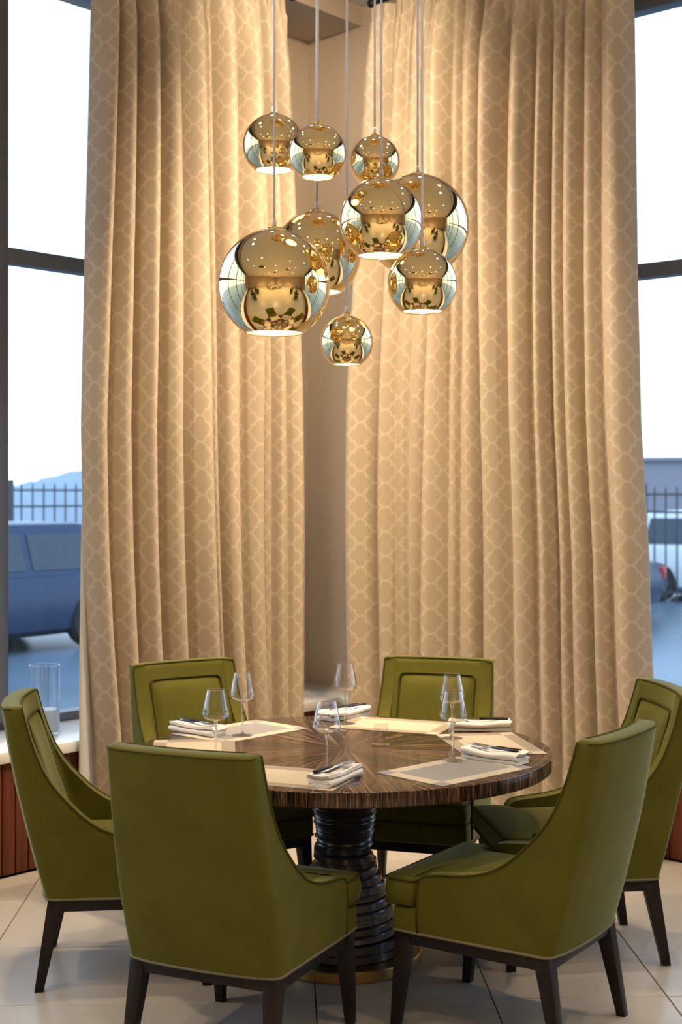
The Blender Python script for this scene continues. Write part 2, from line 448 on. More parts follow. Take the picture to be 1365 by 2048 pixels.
# the floor goes on behind the camera: plain slab pieces around the laid tiles
a0, a1 = near_i[0] * TP, (near_i[-1] + 1) * TP; b0, b1 = row_off + near_j[0] * TP, row_off + (near_j[-1] + 1) * TP
def slab_poly(u0, u1, v0, v1):
    Q = [T0 + tx * u0 + ty * v0, T0 + tx * u1 + ty * v0, T0 + tx * u1 + ty * v1, T0 + tx * u0 + ty * v1]
    for p, n in ((LW(0, 0.012, 0), nL), (RW(0, 0.012, 0), nR), (LW(S_COR - RL + 0.1, 0, 0), dL), (RW(T_COR + RL - 0.1, 0, 0), -dR)):
        Q = clip(Q, p, n)
        if len(Q) < 3: return None
    return Q
V = []; F = []
for r in ((-30, a0, -30, b1), (a1, 30, -30, b1), (a0, a1, -30, b0)):
    Q = slab_poly(*r)
    if Q: F.append(tuple(range(len(V), len(V) + len(Q)))); V += Q
mesh_obj('floor_surface', V, F, MAT['floor_far'], floor)

# ------------------------------------------------------------------ setting: walls, windows, sills
OFL, OFR = -0.52, -0.65           # glass planes behind the panel planes
HEAD = 4.19; SILL = 0.552
END_S = S_COR - RL; END_T = T_COR + RL
WS0, WS1 = -7.9, 1.95             # window run on the left wall
WT0, WT1 = -1.45, 8.2
wl = boxes_obj('wall_left', [
    wbox(LW, WS1, S_COR + 0.75, OFL - 0.2, OFL, -0.012, CEIL),
    wbox(LW, END_S, WS0, OFL - 0.2, OFL, -0.012, CEIL),
    wbox(LW, WS0, WS1, OFL - 0.2, OFL + 0.02, HEAD + 0.05, CEIL),
    wbox(LW, WS0, WS1, OFL - 0.2, OFL + 0.02, -0.012, SILL - 0.055),
    wbox(LW, END_S, S_COR + 0.33, OFL, OFL + 0.425, 4.39, CEIL)], MAT['wall'])
setp(wl, kind='structure')
wr = boxes_obj('wall_right', [
    wbox(RW, T_COR - 0.72, WT0, -0.33 - 0.3, -0.33, -0.012, CEIL),
    wbox(RW, WT1, END_T, OFR - 0.2, OFR, -0.012, CEIL),
    wbox(RW, WT0, WT1, OFR - 0.2, OFR + 0.02, HEAD + 0.12, CEIL),
    wbox(RW, WT0, WT1, OFR - 0.2, OFR + 0.02, -0.012, SILL - 0.055),
    wbox(RW, WT0 - 0.1, WT0, OFR - 0.2, -0.33, -0.012, CEIL)], MAT['wall'])
setp(wr, kind='structure')
wb = boxes_obj('wall_back', [wbox(LW, END_S - 0.2, END_S, OFL - 0.2, RL + 0.2, -0.012, CEIL)], MAT['wall']); setp(wb, kind='structure')
wd = boxes_obj('wall_side', [wbox(RW, END_T, END_T + 0.2, OFR - 0.2, RL, -0.012, CEIL)], MAT['wall']); setp(wd, kind='structure')
cl = [LW(S_COR + 0.9, -0.9, CEIL), LW(END_S - 0.2, -0.9, CEIL), LW(END_S - 0.2, RL + 0.2, CEIL), LW(S_COR + 0.9, RL + 0.2, CEIL)]
ceil = mesh_obj('ceiling', cl + [v + Vector((0, 0, 0.15)) for v in cl], BOXF, MAT['ceiling']); setp(ceil, kind='structure')

def window(n, fn, a_list, off, head):
    root = empty('window_%d' % n); setp(root, kind='structure')
    fw = 0.07
    d0, d1 = off - 0.045, off + 0.045
    lo, hi = SILL - 0.002, head
    for a in a_list:
        boxes_obj('window_mullion', [wbox(fn, a, a + fw, d0, d1, lo, hi)], MAT['frame'], root, 0.004)
    A0, A1 = a_list[0], a_list[-1] + fw
    for nm, z0, z1, dd in (('window_bottom_rail', lo, lo + 0.045, 0.0), ('window_head', hi, hi + 0.07, 0.0)):
        boxes_obj(nm, [wbox(fn, A0, A1, d0, d1 + dd, z0, z1)], MAT['frame'], root, 0.004)
    for a, c in zip(a_list, a_list[1:]):
        boxes_obj('window_transom', [wbox(fn, a + fw, c, d0 + 0.01, d1, 2.795, 2.87)], MAT['frame'], root, 0.004)
        for z0, z1 in ((lo + 0.045, 2.795), (2.87, hi)):
            boxes_obj('pane', [wbox(fn, a + fw - 0.003, c + 0.003, off - 0.004, off + 0.004, z0 - 0.003, z1 + 0.003)], MAT['pane'], root)
    return root
window(1, LW, [-7.9, -6.25, -4.6, -2.95, -1.3, 0.311, 1.88], OFL, HEAD)
window(2, RW, [-1.45, -0.27 + 0.25, 1.60, 3.25, 4.9, 6.55, 8.13], OFR, HEAD - 0.015)
bx = boxes_obj('trim_1', [wbox(RW, WT0, WT1, OFR + 0.02, OFR + 0.14, HEAD + 0.09, CEIL)], MAT['frame_dark']); setp(bx, kind='structure')
bx = boxes_obj('trim_2', [wbox(LW, WS0, WS1, OFL + 0.02, OFL + 0.14, HEAD + 0.07, 4.388)], MAT['frame_dark']); setp(bx, kind='structure')
sl = boxes_obj('trim_3', [wbox(LW, END_S, S_COR - 0.0, OFL + 0.05, 0.022, SILL - 0.05, SILL), wbox(LW, S_COR, S_COR + 0.33, OFL + 0.001, 0.3, SILL - 0.05, SILL)], MAT['sill'], None, 0.003); setp(sl, 'pale stone window sill along the long glass wall', kind='structure')
sr = boxes_obj('trim_4', [wbox(RW, T_COR + 0.3, END_T, OFR + 0.05, 0.022, SILL - 0.05, SILL)], MAT['sill'], None, 0.003); setp(sr, 'pale stone window sill behind the wider curtain', kind='structure')
# slatted panelling under the sills
def slats(name, fn, a0, a1, b0, b1):
    root = boxes_obj(name, [wbox(fn, b0, b1, -0.06, -0.035, 0.0, SILL - 0.05)], MAT['cavity']); setp(root, kind='structure')
    me = None; pitch = 0.069; k = 0; a = a0
    while a < a1:
        base = fn(a, 0, 0)
        V = [v - base for v in wbox(fn, a, a + pitch - 0.007, -0.016, 0.0, 0.006, SILL - 0.051)[0]]
        if me is None:
            o = boxes_obj('slat', [(V, BOXF)], MAT['slat'], root, 0.0015); me = o.data
        else:
            o = bpy.data.objects.new('slat', me); link(o, root)
        o.location = base; a += pitch; k += 1
    for z in (0.14, 0.40):
        boxes_obj('rail', [wbox(fn, b0, b1, -0.035, -0.016, z, z + 0.05)], MAT['slat'], root)
slats('trim_5', LW, -2.4, S_COR - 0.05, END_S, S_COR)
slats('trim_6', RW, T_COR + 0.05, 2.2, T_COR, END_T)

# ------------------------------------------------------------------ curtains
def smooth(x): x = max(0.0, min(1.0, x)); return x * x * (3 - 2 * x)
def curtain(name, fn, off, left_tab, right_tab, creases, ztop, label, seed, zbot=0.012, du=0.005, deep=()):
    rnd = random.Random(seed)
    # creases: fractions 0..1 of the width; each gap is one rounded fold
    cr = [0.0] + creases + [1.0]
    wref = abs(lerp_tab(right_tab, 1.5) - lerp_tab(left_tab, 1.5))
    folds = []; cd_ = [rnd.uniform(-0.012, 0.030) for _ in cr]
    for k_ in deep: cd_[k_] = -0.05
    cd_[0] = cd_[-1] = 0.0
    for a, c in zip(cr, cr[1:]):
        wd = (c - a) * wref
        ix = cr.index(a); folds.append((a, c, cd_[ix], cd_[ix + 1], min(0.14, wd * rnd.uniform(0.75, 1.1)), rnd.uniform(-0.45, 0.45), rnd.uniform(-0.03, 0.03)))
    nu = int(wref / du); zs = []
    z = zbot
    while z < ztop: zs.append(z); z += 0.05 if z < ztop - 0.5 else 0.018
    zs.append(ztop)
    def fold(u, z):
        for a, c, e0, e1, A, sk, base in folds:
            if u <= c or c == 1.0:
                t = (u - a) / (c - a)
                t = t + sk * t * (1 - t) * 1.2
                return e0 + (e1 - e0) * t + A * (abs(math.sin(math.pi * min(1, max(0, t)))) ** 0.8) + base * math.sin(math.pi * t) , t
        return 0, 0
    ph = [rnd.uniform(0, 6.28) for _ in range(8)]
    V = []; UV = []; F = []
    arc = [0.0]; prev = None
    us = [i / nu for i in range(nu + 1)]
    raw = [fold(u, 0)[0] for u in us]
    sm = list(raw)
    for _ in range(2):
        sm = [(sm[max(0, i - 1)] + 2 * sm[i] + sm[min(nu, i + 1)]) / 4 for i in range(nu + 1)]
    for i in range(1, nu + 1):
        arc.append(arc[-1] + math.hypot(wref / nu, sm[i] - sm[i - 1]))
    for zi, z in enumerate(zs):
        l, r = lerp_tab(left_tab, z), lerp_tab(right_tab, z)
        h = (z - zbot) / (ztop - zbot)
        g = smooth((z - (ztop - 0.42)) / 0.34)           # gathered heading
        for i, u in enumerate(us):
            uu = u + 0.006 * math.sin(2.1 * z + ph[0] + 5 * u) * math.sin(math.pi * u)
            k = max(0, min(nu, uu * nu)); k0 = int(k); k1 = min(nu, k0 + 1); fr = k - k0
            d = sm[k0] * (1 - fr) + sm[k1] * fr
            d *= 0.86 + 0.14 * math.sin(1.3 * z + ph[1] + 9 * u)
            d += 0.006 * math.sin(17 * u + 1.1 * z + ph[2]) + 0.004 * math.sin(31 * u - 0.8 * z + ph[3])
            dg = 0.024 * abs(math.sin(24 * math.pi * u * wref / 1.5 + 1.5 * math.sin(7 * u + ph[4]))) ** 0.8 + 0.55 * d + 0.006 * math.sin(90 * u + 12 * z)
            d = d * (1 - g) + dg * g
            if z > ztop - 0.085: d = d * 0.75
            V.append(fn(l + (r - l) * u, off + d, z)); UV.append((arc[i], z))
    n = nu + 1
    for a in range(len(zs) - 1):
        for i in range(nu):
            F.append((a * n + i, a * n + i + 1, (a + 1) * n + i + 1, (a + 1) * n + i))
    root = empty(name, fn((lerp_tab(left_tab, 0) + lerp_tab(right_tab, 0)) / 2, off, 0))
    base = Vector(root.location)
    o = mesh_obj('drape', [v - base for v in V], F, MAT['curtain'], root, 180, UV)
    md = o.modifiers.new('thick', 'SOLIDIFY'); md.thickness = 0.004; md.offset = -1
    setp(root, label, 'curtain')
    return root, base
def px_s(px, off=0.1):
    r = (px - 682.5) / 2800; p = PL + nL * off
    return (r * p.y - p.x) / (dL.x - r * dL.y)
def px_t(px, off=0.1):
    r = (px - 682.5) / 2800; p = PR + nR * off
    return (r * p.y - p.x) / (dR.x - r * dR.y)
COFF = 0.045
lt = [(0.0, px_s(212)), (0.52, px_s(205)), (1.0, px_s(190)), (1.43, px_s(180)), (2.0, px_s(174)), (2.8, px_s(180)), (3.9, px_s(191)), (4.3, px_s(193))]
rt = [(0.0, px_s(609)), (1.5, px_s(606)), (2.2, px_s(602)), (3.26, px_s(590)), (4.3, px_s(578))]
l0, r0 = px_s(175), px_s(613)
crl = [(px_s(p) - l0) / (r0 - l0) for p in (219, 268, 318, 372, 425, 449, 495, 531, 556, 586)]
cur, base = curtain('window_curtain', LW, COFF, lt, rt, crl, 4.29, 'beige trellis patterned curtain hanging behind the chair and glass candle vase side', 3)
cur['label'] = 'narrower beige trellis curtain with a white lining strip at its free lower edge'
# the white lining that shows at the free edge
V = []; UV = []; F = []; zz = [0.012 + 0.06 * k for k in range(36)]
for z in zz:
    e = lerp_tab([(0, px_s(176)), (1.0, px_s(177)), (1.5, px_s(180)), (2.1, px_s(186))], z)
    for k in range(13):
        V.append(LW(e + 0.028 * k, COFF - 0.012 + 0.010 * math.sin(k * 1.25 + 0.4 * z), z) - base)
for a in range(len(zz) - 1):
    for k in range(12): F.append((a * 13 + k, a * 13 + k + 1, (a + 1) * 13 + k + 1, (a + 1) * 13 + k))
o = mesh_obj('lining', V, F, MAT['lining'], cur, 180); md = o.modifiers.new('thick', 'SOLIDIFY'); md.thickness = 0.002
o['label'] = 'white lining strip'
lt = [(0.0, px_t(700)), (1.5, px_t(700)), (2.2, px_t(703)), (3.0, px_t(717)), (4.3, px_t(737))]
rt = [(0.0, px_t(1309)), (0.55, px_t(1305)), (0.9, px_t(1297)), (1.4, px_t(1290)), (2.0, px_t(1274)), (2.7, px_t(1266)), (3.9, px_t(1259)), (4.3, px_t(1257))]
l0, r0 = px_t(692), px_t(1274)
crr = [(px_t(p) - l0) / (r0 - l0) for p in (747, 780, 802, 838, 882, 903, 948, 1008, 1060, 1095, 1122, 1165, 1206)]
cur2, _ = curtain('window_curtain', RW, COFF, lt, rt, crr, 4.29, 'wider beige trellis curtain beside the glass wall with the white parked car', 11, deep=(7,))
# rods
def rod(fn, a0, a1, z, label, fin):
    e = fn(a0, COFF + 0.02, z); root = empty('curtain_rod', e)
    V, F = tube([Vector(), fn(a1, COFF + 0.02, z) - e], 0.012, 10); mesh_obj('pole', V, F, MAT['rod'], root, 40)
    dv = (fn(a1, 0, 0) - fn(a0, 0, 0)).normalized() * (-1 if fin == 0 else 1)
    c = Vector() if fin == 0 else fn(a1, COFF + 0.02, z) - e
    bm = bmesh.new(); bmesh.ops.create_uvsphere(bm, u_segments=16, v_segments=10, radius=0.026, matrix=Matrix.Translation(c + dv * 0.018))
    bm_obj('finial', bm, MAT['rod'], root, 180)
    for f in (0.08, 0.92):
        p = fn(a0 + (a1 - a0) * f, COFF + 0.02, z) - e
        V, F = tube([p, p + Vector((0, 0, CEIL - z))], 0.008, 8); mesh_obj('bracket', V, F, MAT['rod'], root, 40)
    setp(root, label, 'curtain rod')
rod(RW, px_t(741), 1.2, 4.325, 'black curtain rod with ball end above the wider curtain', 0)
rod(LW, -1.0, px_s(590), 4.325, 'black curtain rod above the narrower lined curtain', 1)

# ------------------------------------------------------------------ ceiling lights
SPOTS = []
def downlight(x, y, power, spread=75, col=(1.0, 0.78, 0.53), tgt=None, blend=0.5, disc=True):
    if disc:
        V, F = lathe([(0.055, -0.004), (0.075, -0.012), (0.085, -0.001)], 20)
        o = mesh_obj('downlight_trim', V, F, MAT['frame'], ceil, 40); o.location = (x, y, CEIL)
        V, F = lathe([(0.0, -0.003), (0.055, -0.003)], 20)
        o = mesh_obj('downlight_lens', V, F, MAT['down'], ceil); o.location = (x, y, CEIL)
    if power > 0:
        l = bpy.data.lights.new('downlight_lamp', 'SPOT'); l.energy = power; l.color = col
        l.spot_size = math.radians(spread); l.spot_blend = blend; l.shadow_soft_size = 0.05
        lo = bpy.data.objects.new('downlight_lamp', l); link(lo); lo.location = (x, y, CEIL - 0.03)
        if tgt is not None:
            d = Vector(tgt) - Vector(lo.location); lo.rotation_euler = d.to_track_quat('-Z', 'Y').to_euler()
def at_l(s, n): v = LW(s, n, 0); return v.x, v.y
def at_r(t, n): v = RW(t, n, 0); return v.x, v.y
downlight(0.42, 6.50, 360, 80, tgt=(-0.75, 6.55, 1.6), blend=1.0)
downlight(-0.38, 6.52, 300, 90, tgt=(0.95, 6.70, 1.6), blend=1.0)
downlight(1.20, 5.95, 520, 62, tgt=(-0.95, 6.55, 1.0), blend=1.0)  # added fill light aimed low on the narrower curtain
downlight(-1.10, 5.70, 520, 62, tgt=(1.10, 6.75, 1.0), blend=1.0)  # its added counterpart, fill for the lower wider curtain
downlight(0.05, 5.75, 260, 70, tgt=(-0.15, 8.0, 3.4), blend=1.0)  # extra lamp added to brighten the corner wall and beam
for s in (-0.6, -2.4): downlight(*at_l(s, 0.8), 200, 80, blend=0.8)
for t in (0.75, 2.4): downlight(*at_r(t, 0.9), 180, 80, blend=0.8)
# the middle of the room
for (x, y) in ((-1.2, 3.2), (1.4, 3.0), (0.1, 1.4), (-2.8, 2.2), (3.0, 2.2)): downlight(x, y, 95, 92, blend=0.5)
for u in range(4):
    for v in range(4):
        p = LW(S_COR - 3.4 - 2.7 * u, 3.4 + 2.7 * v, 0)
        if p.y < 1.3: downlight(p.x, p.y, 1500 if (u + v) % 2 == 0 else 0, 100, blend=0.8)

# ------------------------------------------------------------------ dining table
TC = Vector((0.012, 5.085, 0)); TH = 0.76; TRAD = 0.75
tb = empty('dining_table', TC)
setp(tb, 'round dark striped wood dining table on a stacked ring pedestal', 'table')
V, F = lathe([(0.0, TH), (0.60, TH), (TRAD - 0.004, TH), (TRAD - 0.001, TH - 0.0015), (TRAD, TH - 0.005), (TRAD, TH - 0.047), (TRAD - 0.003, TH - 0.051), (TRAD - 0.01, TH - 0.052), (0.3, TH - 0.052), (0.0, TH - 0.052)], 128)
mesh_obj('table_top', V, F, MAT['table'], tb, 30)
V, F = lathe([(0.0, 0.0), (0.278, 0.0), (0.281, 0.004), (0.281, 0.036), (0.277, 0.041), (0.0, 0.041)], 72)
mesh_obj('base_plate', V, F, MAT['brass'], tb, 30)
RT = [(0.04, 0.212), (0.10, 0.196), (0.15, 0.182), (0.20, 0.165), (0.25, 0.146), (0.30, 0.128), (0.35, 0.113), (0.41, 0.102), (0.48, 0.105), (0.55, 0.117), (0.62, 0.130), (0.708, 0.152)]
rnd = random.Random(5); z = 0.041; top = TH - 0.052; k = 0
while z < top - 0.002:
    hgt = rnd.uniform(0.022, 0.031) if z < 0.40 else rnd.uniform(0.009, 0.017)
    hgt = min(hgt, top - z)
    if top - z - hgt < 0.006: hgt = top - z
    r = lerp_tab(RT, z + hgt / 2) * rnd.uniform(0.985, 1.02)
    tl = 0.0 if z < 0.08 else rnd.uniform(-0.04, 0.04) * (1 if z < 0.45 else 0.25)
    V, F = lathe([(0.0, 0.0), (r - 0.002, 0.0), (r + 0.001, 0.003), (r - 0.001, hgt - 0.003), (r - 0.006, hgt + 0.002), (0.0, hgt + 0.002)], 48)
    o = mesh_obj('ring', V, F, MAT['ring'], tb, 35)
    amp = 0.007 if 0.07 < z < 0.40 else 0.003
    an = rnd.uniform(0, 6.28)
    o.location = (amp * math.cos(an), amp * math.sin(an), z)
    if 0.08 < z < top - 0.03: o.rotation_euler = (tl * math.cos(an), tl * math.sin(an), 0)
    z += hgt; k += 1

# ------------------------------------------------------------------ dining chair
YR = [(0.31, 0.0), (0.418, -0.030), (0.544, -0.062), (0.676, -0.095), (0.825, -0.125), (0.96, -0.148)]
TOPC = [(0.31, .450), (0.36, .452), (0.42, .452), (0.455, .450), (0.476, .445), (0.489, .436), (0.497, .422), (0.502, .400), (0.506, .37), (0.510, .335), (0.515, .295), (0.523, .255), (0.534, .218), (0.549, .182), (0.572, .146), (0.60, .112), (0.632, .080), (0.668, .046), (0.705, .017), (0.75, -.010), (0.798, -.031), (0.85, -.050), (0.905, -.066), (0.940, -.075), (0.956, -.079)]
WT = [(0.31, 0.253), (0.50, 0.256), (0.70, 0.250), (0.96, 0.240)]
OY = -0.275
def yi_of(z, yf): return min(yf - 0.0015, lerp_tab(YR, z) + 0.069 + (0.956 - z) * 0.11)
BOW = 0.022
def bowf(x, w): return -BOW * (1 - (x / w) ** 2)
def contour(z, yf, o=0.0, inner=False):
    w = lerp_tab(WT, z); yr = lerp_tab(YR, z); rc = 0.034; ts = 0.054
    pts = []
    if not inner:
        W = w - o; fx = 0.010
        for k in range(9):
            y = yf + (yr + rc - yf) * k / 8; pts.append((W + fx * smooth((y - yr) / 0.5), y))
        for k in range(1, 5):
            a = math.pi / 2 * k / 4; pts.append((W - rc + rc * math.cos(a), yr + o + rc - rc * math.sin(a)))
        n = 12
        for k in range(1, n): x = (W - rc) * (1 - 2 * k / n); pts.append((x, yr + o + bowf(x, W)))
        half = pts[:13]
        pts = pts + [(-x, y) for x, y in reversed(half)]
    else:
        W = w - ts + o; yi = yi_of(z, yf); r2 = min(0.02, (yf - yi) * 0.5)
        for k in range(9):
            y = yf + (yi + r2 - yf) * k / 8; pts.append((W + 0.010 * smooth((y - yr) / 0.5), y))
        for k in range(1, 5):
            a = math.pi / 2 * k / 4; pts.append((W - r2 + r2 * math.cos(a), yi - o + r2 - r2 * math.sin(a)))
        n = 12
        for k in range(1, n): x = (W - r2) * (1 - 2 * k / n); pts.append((x, yi - o + bowf(x, W) * 0.8))
        half = pts[:13]
        pts = pts + [(-x, y) for x, y in reversed(half)]
    return [Vector((x, y + OY, z)) for x, y in pts]
def outline_T(rear, wr_, front, wf_, ysh, r=0.022):
    pts = [(wr_, rear), (wr_, ysh), (wf_, ysh + 0.006), (wf_, front), (-wf_, front), (-wf_, ysh + 0.006), (-wr_, ysh), (-wr_, rear)]
    res = []; m = len(pts)
    for i in range(m):
        p = Vector((*pts[i], 0)); a = Vector((*pts[i - 1], 0)); c = Vector((*pts[(i + 1) % m], 0))
        rr = min(r, (a - p).length * 0.45, (c - p).length * 0.45)
        p1 = p + (a - p).normalized() * rr; p2 = p + (c - p).normalized() * rr
        for k in range(5):
            t = k / 4; q = p1 * (1 - t) ** 2 + p * 2 * t * (1 - t) + p2 * t * t; res.append(q)
    dense = []
    for i in range(len(res)):
        a, c = res[i], res[(i + 1) % len(res)]; nseg = max(1, int((c - a).length / 0.04))
        for k in range(nseg): dense.append(a + (c - a) * (k / nseg))
    return dense
def pad(outl, rows, crown, cy):
    """rows [(inset,z)] bottom to top, then crowned top closing"""
    m = len(outl); ctr = Vector((0, cy, 0)); V = []; F = []
    nrm = []
    for i in range(m):
        t = outl[(i + 1) % m] - outl[i - 1]; nrm.append(Vector((t.y, -t.x, 0)).normalized())
    s = 1 if nrm[0].dot(outl[0] - ctr) > 0 else -1
    for ins, z in rows:
        for i in range(m): q = outl[i] - nrm[i] * s * ins; V.append(Vector((q.x, q.y + OY, z)))
    last = [outl[i] - nrm[i] * s * rows[-1][0] for i in range(m)]
    for f in (0.93, 0.8, 0.6, 0.35):
        for i in range(m):
            q = ctr + (last[i] - ctr) * f; V.append(Vector((q.x, q.y + OY, rows[-1][1] + crown * (1 - f ** 3))))
    R = len(rows) + 4
    for a in range(R - 1):
        for i in range(m): j = (i + 1) % m; F.append((a * m + i, a * m + j, (a + 1) * m + j, (a + 1) * m + i))
    F.append(tuple((R - 1) * m + i for i in range(m))); F.append(tuple(reversed(range(m))))
    return V, F
def tapered(p0, p1, a0, b0, a1, b1):
    V = []
    for p, a, b in ((p1, a1, b1), (p0, a0, b0)):
        for sx, sy in ((-1, -1), (1, -1), (1, 1), (-1, 1)): V.append(Vector((p[0] + sx * a / 2, p[1] + sy * b / 2 + OY, p[2])))
    return V, BOXF
def make_chair():
    root = empty('dining_chair')
    rows = [(z, y, 0.0) for z, y in TOPC] + [(0.961, -.080, 0.004), (0.964, -.081, 0.011)]
    outs = [contour(z, y, o) for z, y, o in rows]; inns = [contour(z, y, o, True) for z, y, o in rows]
    m = len(outs[0]); V = []; F = []
    for a in outs: V += a
    off = len(V)
    for a in inns: V += a
    R = len(rows)
    for a in range(R - 1):
        for i in range(m - 1):
            F.append((a * m + i, a * m + i + 1, (a + 1) * m + i + 1, (a + 1) * m + i))
            F.append((off + a * m + i + 1, off + a * m + i, off + (a + 1) * m + i, off + (a + 1) * m + i + 1))
        for e in (0, m - 1): F.append((a * m + e, (a + 1) * m + e, off + (a + 1) * m + e, off + a * m + e))
    for a in (0, R - 1):
        for i in range(m - 1): F.append((a * m + i, a * m + i + 1, off + a * m + i + 1, off + a * m + i))
    body = mesh_obj('shell', V, F, MAT['velvet'], root, 50)
    # piping along the arm edge and over the top
    k = len(TOPC)
    path = [outs[a][0] for a in range(k)] + [v + Vector((0, 0.001, 0.001)) for v in inns[k][9:-9]] + [outs[a][-1] for a in reversed(range(k))]
    V, F = tube(path, 0.0042, 6); mesh_obj('piping', V, F, MAT['welt'], body, 180)
    V, F = tube([v + Vector((0, 0, 0.0005)) for v in outs[k - 1][8:-8]], 0.0022, 5); mesh_obj('seam', V, F, MAT['welt'], body, 180)
    bot = [Vector((v.x, v.y, 0.311)) for v in outs[0]]
    # deck and cushion
    o1 = outline_T(0.06, 0.20, 0.545, 0.262, 0.445, 0.018)
    V, F = pad(o1, [(0.0, 0.311), (0.0, 0.372), (0.004, 0.383), (0.012, 0.388)], 0.0, 0.40)
    deck = mesh_obj('seat_deck', V, F, MAT['velvet'], root, 50)
    wp = bot + [Vector((-0.262, 0.535 + OY, 0.311)), Vector((-0.25, 0.545 + OY, 0.311)), Vector((0.25, 0.545 + OY, 0.311)), Vector((0.262, 0.535 + OY, 0.311))]
    V, F = tube(wp, 0.0048, 6, closed=True); mesh_obj('bottom_welt', V, F, MAT['welt_grey'], body, 180)
    o2 = outline_T(0.085, 0.196, 0.575, 0.262, 0.462, 0.026)
    V, F = pad(o2, [(0.014, 0.389), (0.004, 0.392), (0.0, 0.400), (-0.005, 0.425), (-0.005, 0.440), (0.0, 0.466), (0.004, 0.473), (0.014, 0.479)], 0.018, 0.40)
    cush = mesh_obj('seat_cushion', V, F, MAT['velvet'], root, 60)
    for zz in (0.395, 0.471):
        V, F = tube([Vector((q.x, q.y + OY, zz)) for q in o2], 0.0040, 6, closed=True); mesh_obj('piping', V, F, MAT['welt'], cush, 180)
    # inset back panel with its own welt
    n1, n2 = 16, 18; z0, z1, hx = 0.50, 0.898, 0.168; V = []; F = []
    def pk(x, zz, lift): 
        yf = 0.5; yi = lerp_tab(YR, zz) + 0.069 + (0.956 - zz) * 0.11
        return Vector((x, yi + bowf(x, 0.2) * 0.8 + lift + OY, zz))
    for a in range(n2 + 1):
        for i in range(n1 + 1):
            sx, sz = 2 * i / n1 - 1, 2 * a / n2 - 1
            x = hx * (1.0 + 0.10 * (1 - (a / n2)) * 0.0) * sx
            V.append(pk(x, z0 + (z1 - z0) * a / n2, -0.004 + 0.021 * (1 - abs(sx) ** 7) * (1 - abs(sz) ** 8)))
    for a in range(n2):
        for i in range(n1): b_ = a * (n1 + 1) + i; F.append((b_, b_ + 1, b_ + n1 + 2, b_ + n1 + 1))
    pan = mesh_obj('back_panel', V, F, MAT['velvet'], root, 180, fixn=False)
    path = []
    rr = 0.02
    for cx, cz, a0 in ((hx - rr, z1 - rr, 0), (-hx + rr, z1 - rr, 90), (-hx + rr, z0 + rr, 180), (hx - rr, z0 + rr, 270)):
        for k2 in range(5):
            a = math.radians(a0 + 22.5 * k2); path.append((cx + rr * math.cos(a), cz + rr * math.sin(a)))
    den = []
    for i in range(len(path)):
        a, c = path[i], path[(i + 1) % len(path)]; ns = max(1, int(math.dist(a, c) / 0.05))
        for q in range(ns): den.append((a[0] + (c[0] - a[0]) * q / ns, a[1] + (c[1] - a[1]) * q / ns))
    V, F = tube([pk(x, zz, 0.002) for x, zz in den], 0.0045, 6, closed=True); mesh_obj('piping', V, F, MAT['welt'], pan, 180)
    # wooden base
    z0, z1 = 0.268, 0.309
    ap = [B(-0.222, 0.222, 0.008 + OY, 0.034 + OY, z0, z1), B(-0.235, 0.235, 0.512 + OY, 0.538 + OY, z0, z1)]
    for s in (-1, 1): ap.append(B(min(s * 0.222, s * 0.247), max(s * 0.222, s * 0.247), 0.03 + OY, 0.52 + OY, z0, z1))
    boxes_obj('apron', ap, MAT['leg'], root, 0.002)
    for s in (-1, 1):
        for p0, p1 in (((s * 0.221, 0.036, 0.309), (s * 0.238, -0.022, 0.0)), ((s * 0.226, 0.513, 0.309), (s * 0.236, 0.545, 0.0))):
            V, F = tapered(p0, p1, 0.050, 0.056, 0.029, 0.030)
            boxes_obj('leg', [(V, F)], MAT['leg'], root, 0.003)
    return root
chair0 = make_chair()
CH = [((-0.295, 4.31), (0.41, 0.912), 'green velvet dining chair seen squarely from behind, in front of the pedestal'),
      ((0.531, 4.493), (-0.83, 0.556), 'green velvet dining chair with a pale lit back and its seat toward the pedestal'),
      ((-0.755, 5.013), (0.99, 0.11), 'green velvet dining chair in side view next to the sill with the glass vase'),
      ((0.84, 5.21), (-0.99, -0.12), 'green velvet dining chair half hidden behind the pale lit chair'),
      ((-0.475, 5.72), (0.56, -0.83), 'green velvet dining chair facing the room in front of the lined narrower curtain'),
      ((0.32, 5.79), (-0.295, -0.955), 'green velvet dining chair facing the room in front of the wider curtain')]
for i, (p, f, lab) in enumerate(CH):
    o = chair0 if i == 0 else copy_tree(chair0)
    o.location = (p[0], p[1], 0); o.rotation_euler = (0, 0, math.atan2(f[1], f[0]) - math.pi / 2)
    setp(o, lab, 'chair', 'green velvet chairs around the round table')

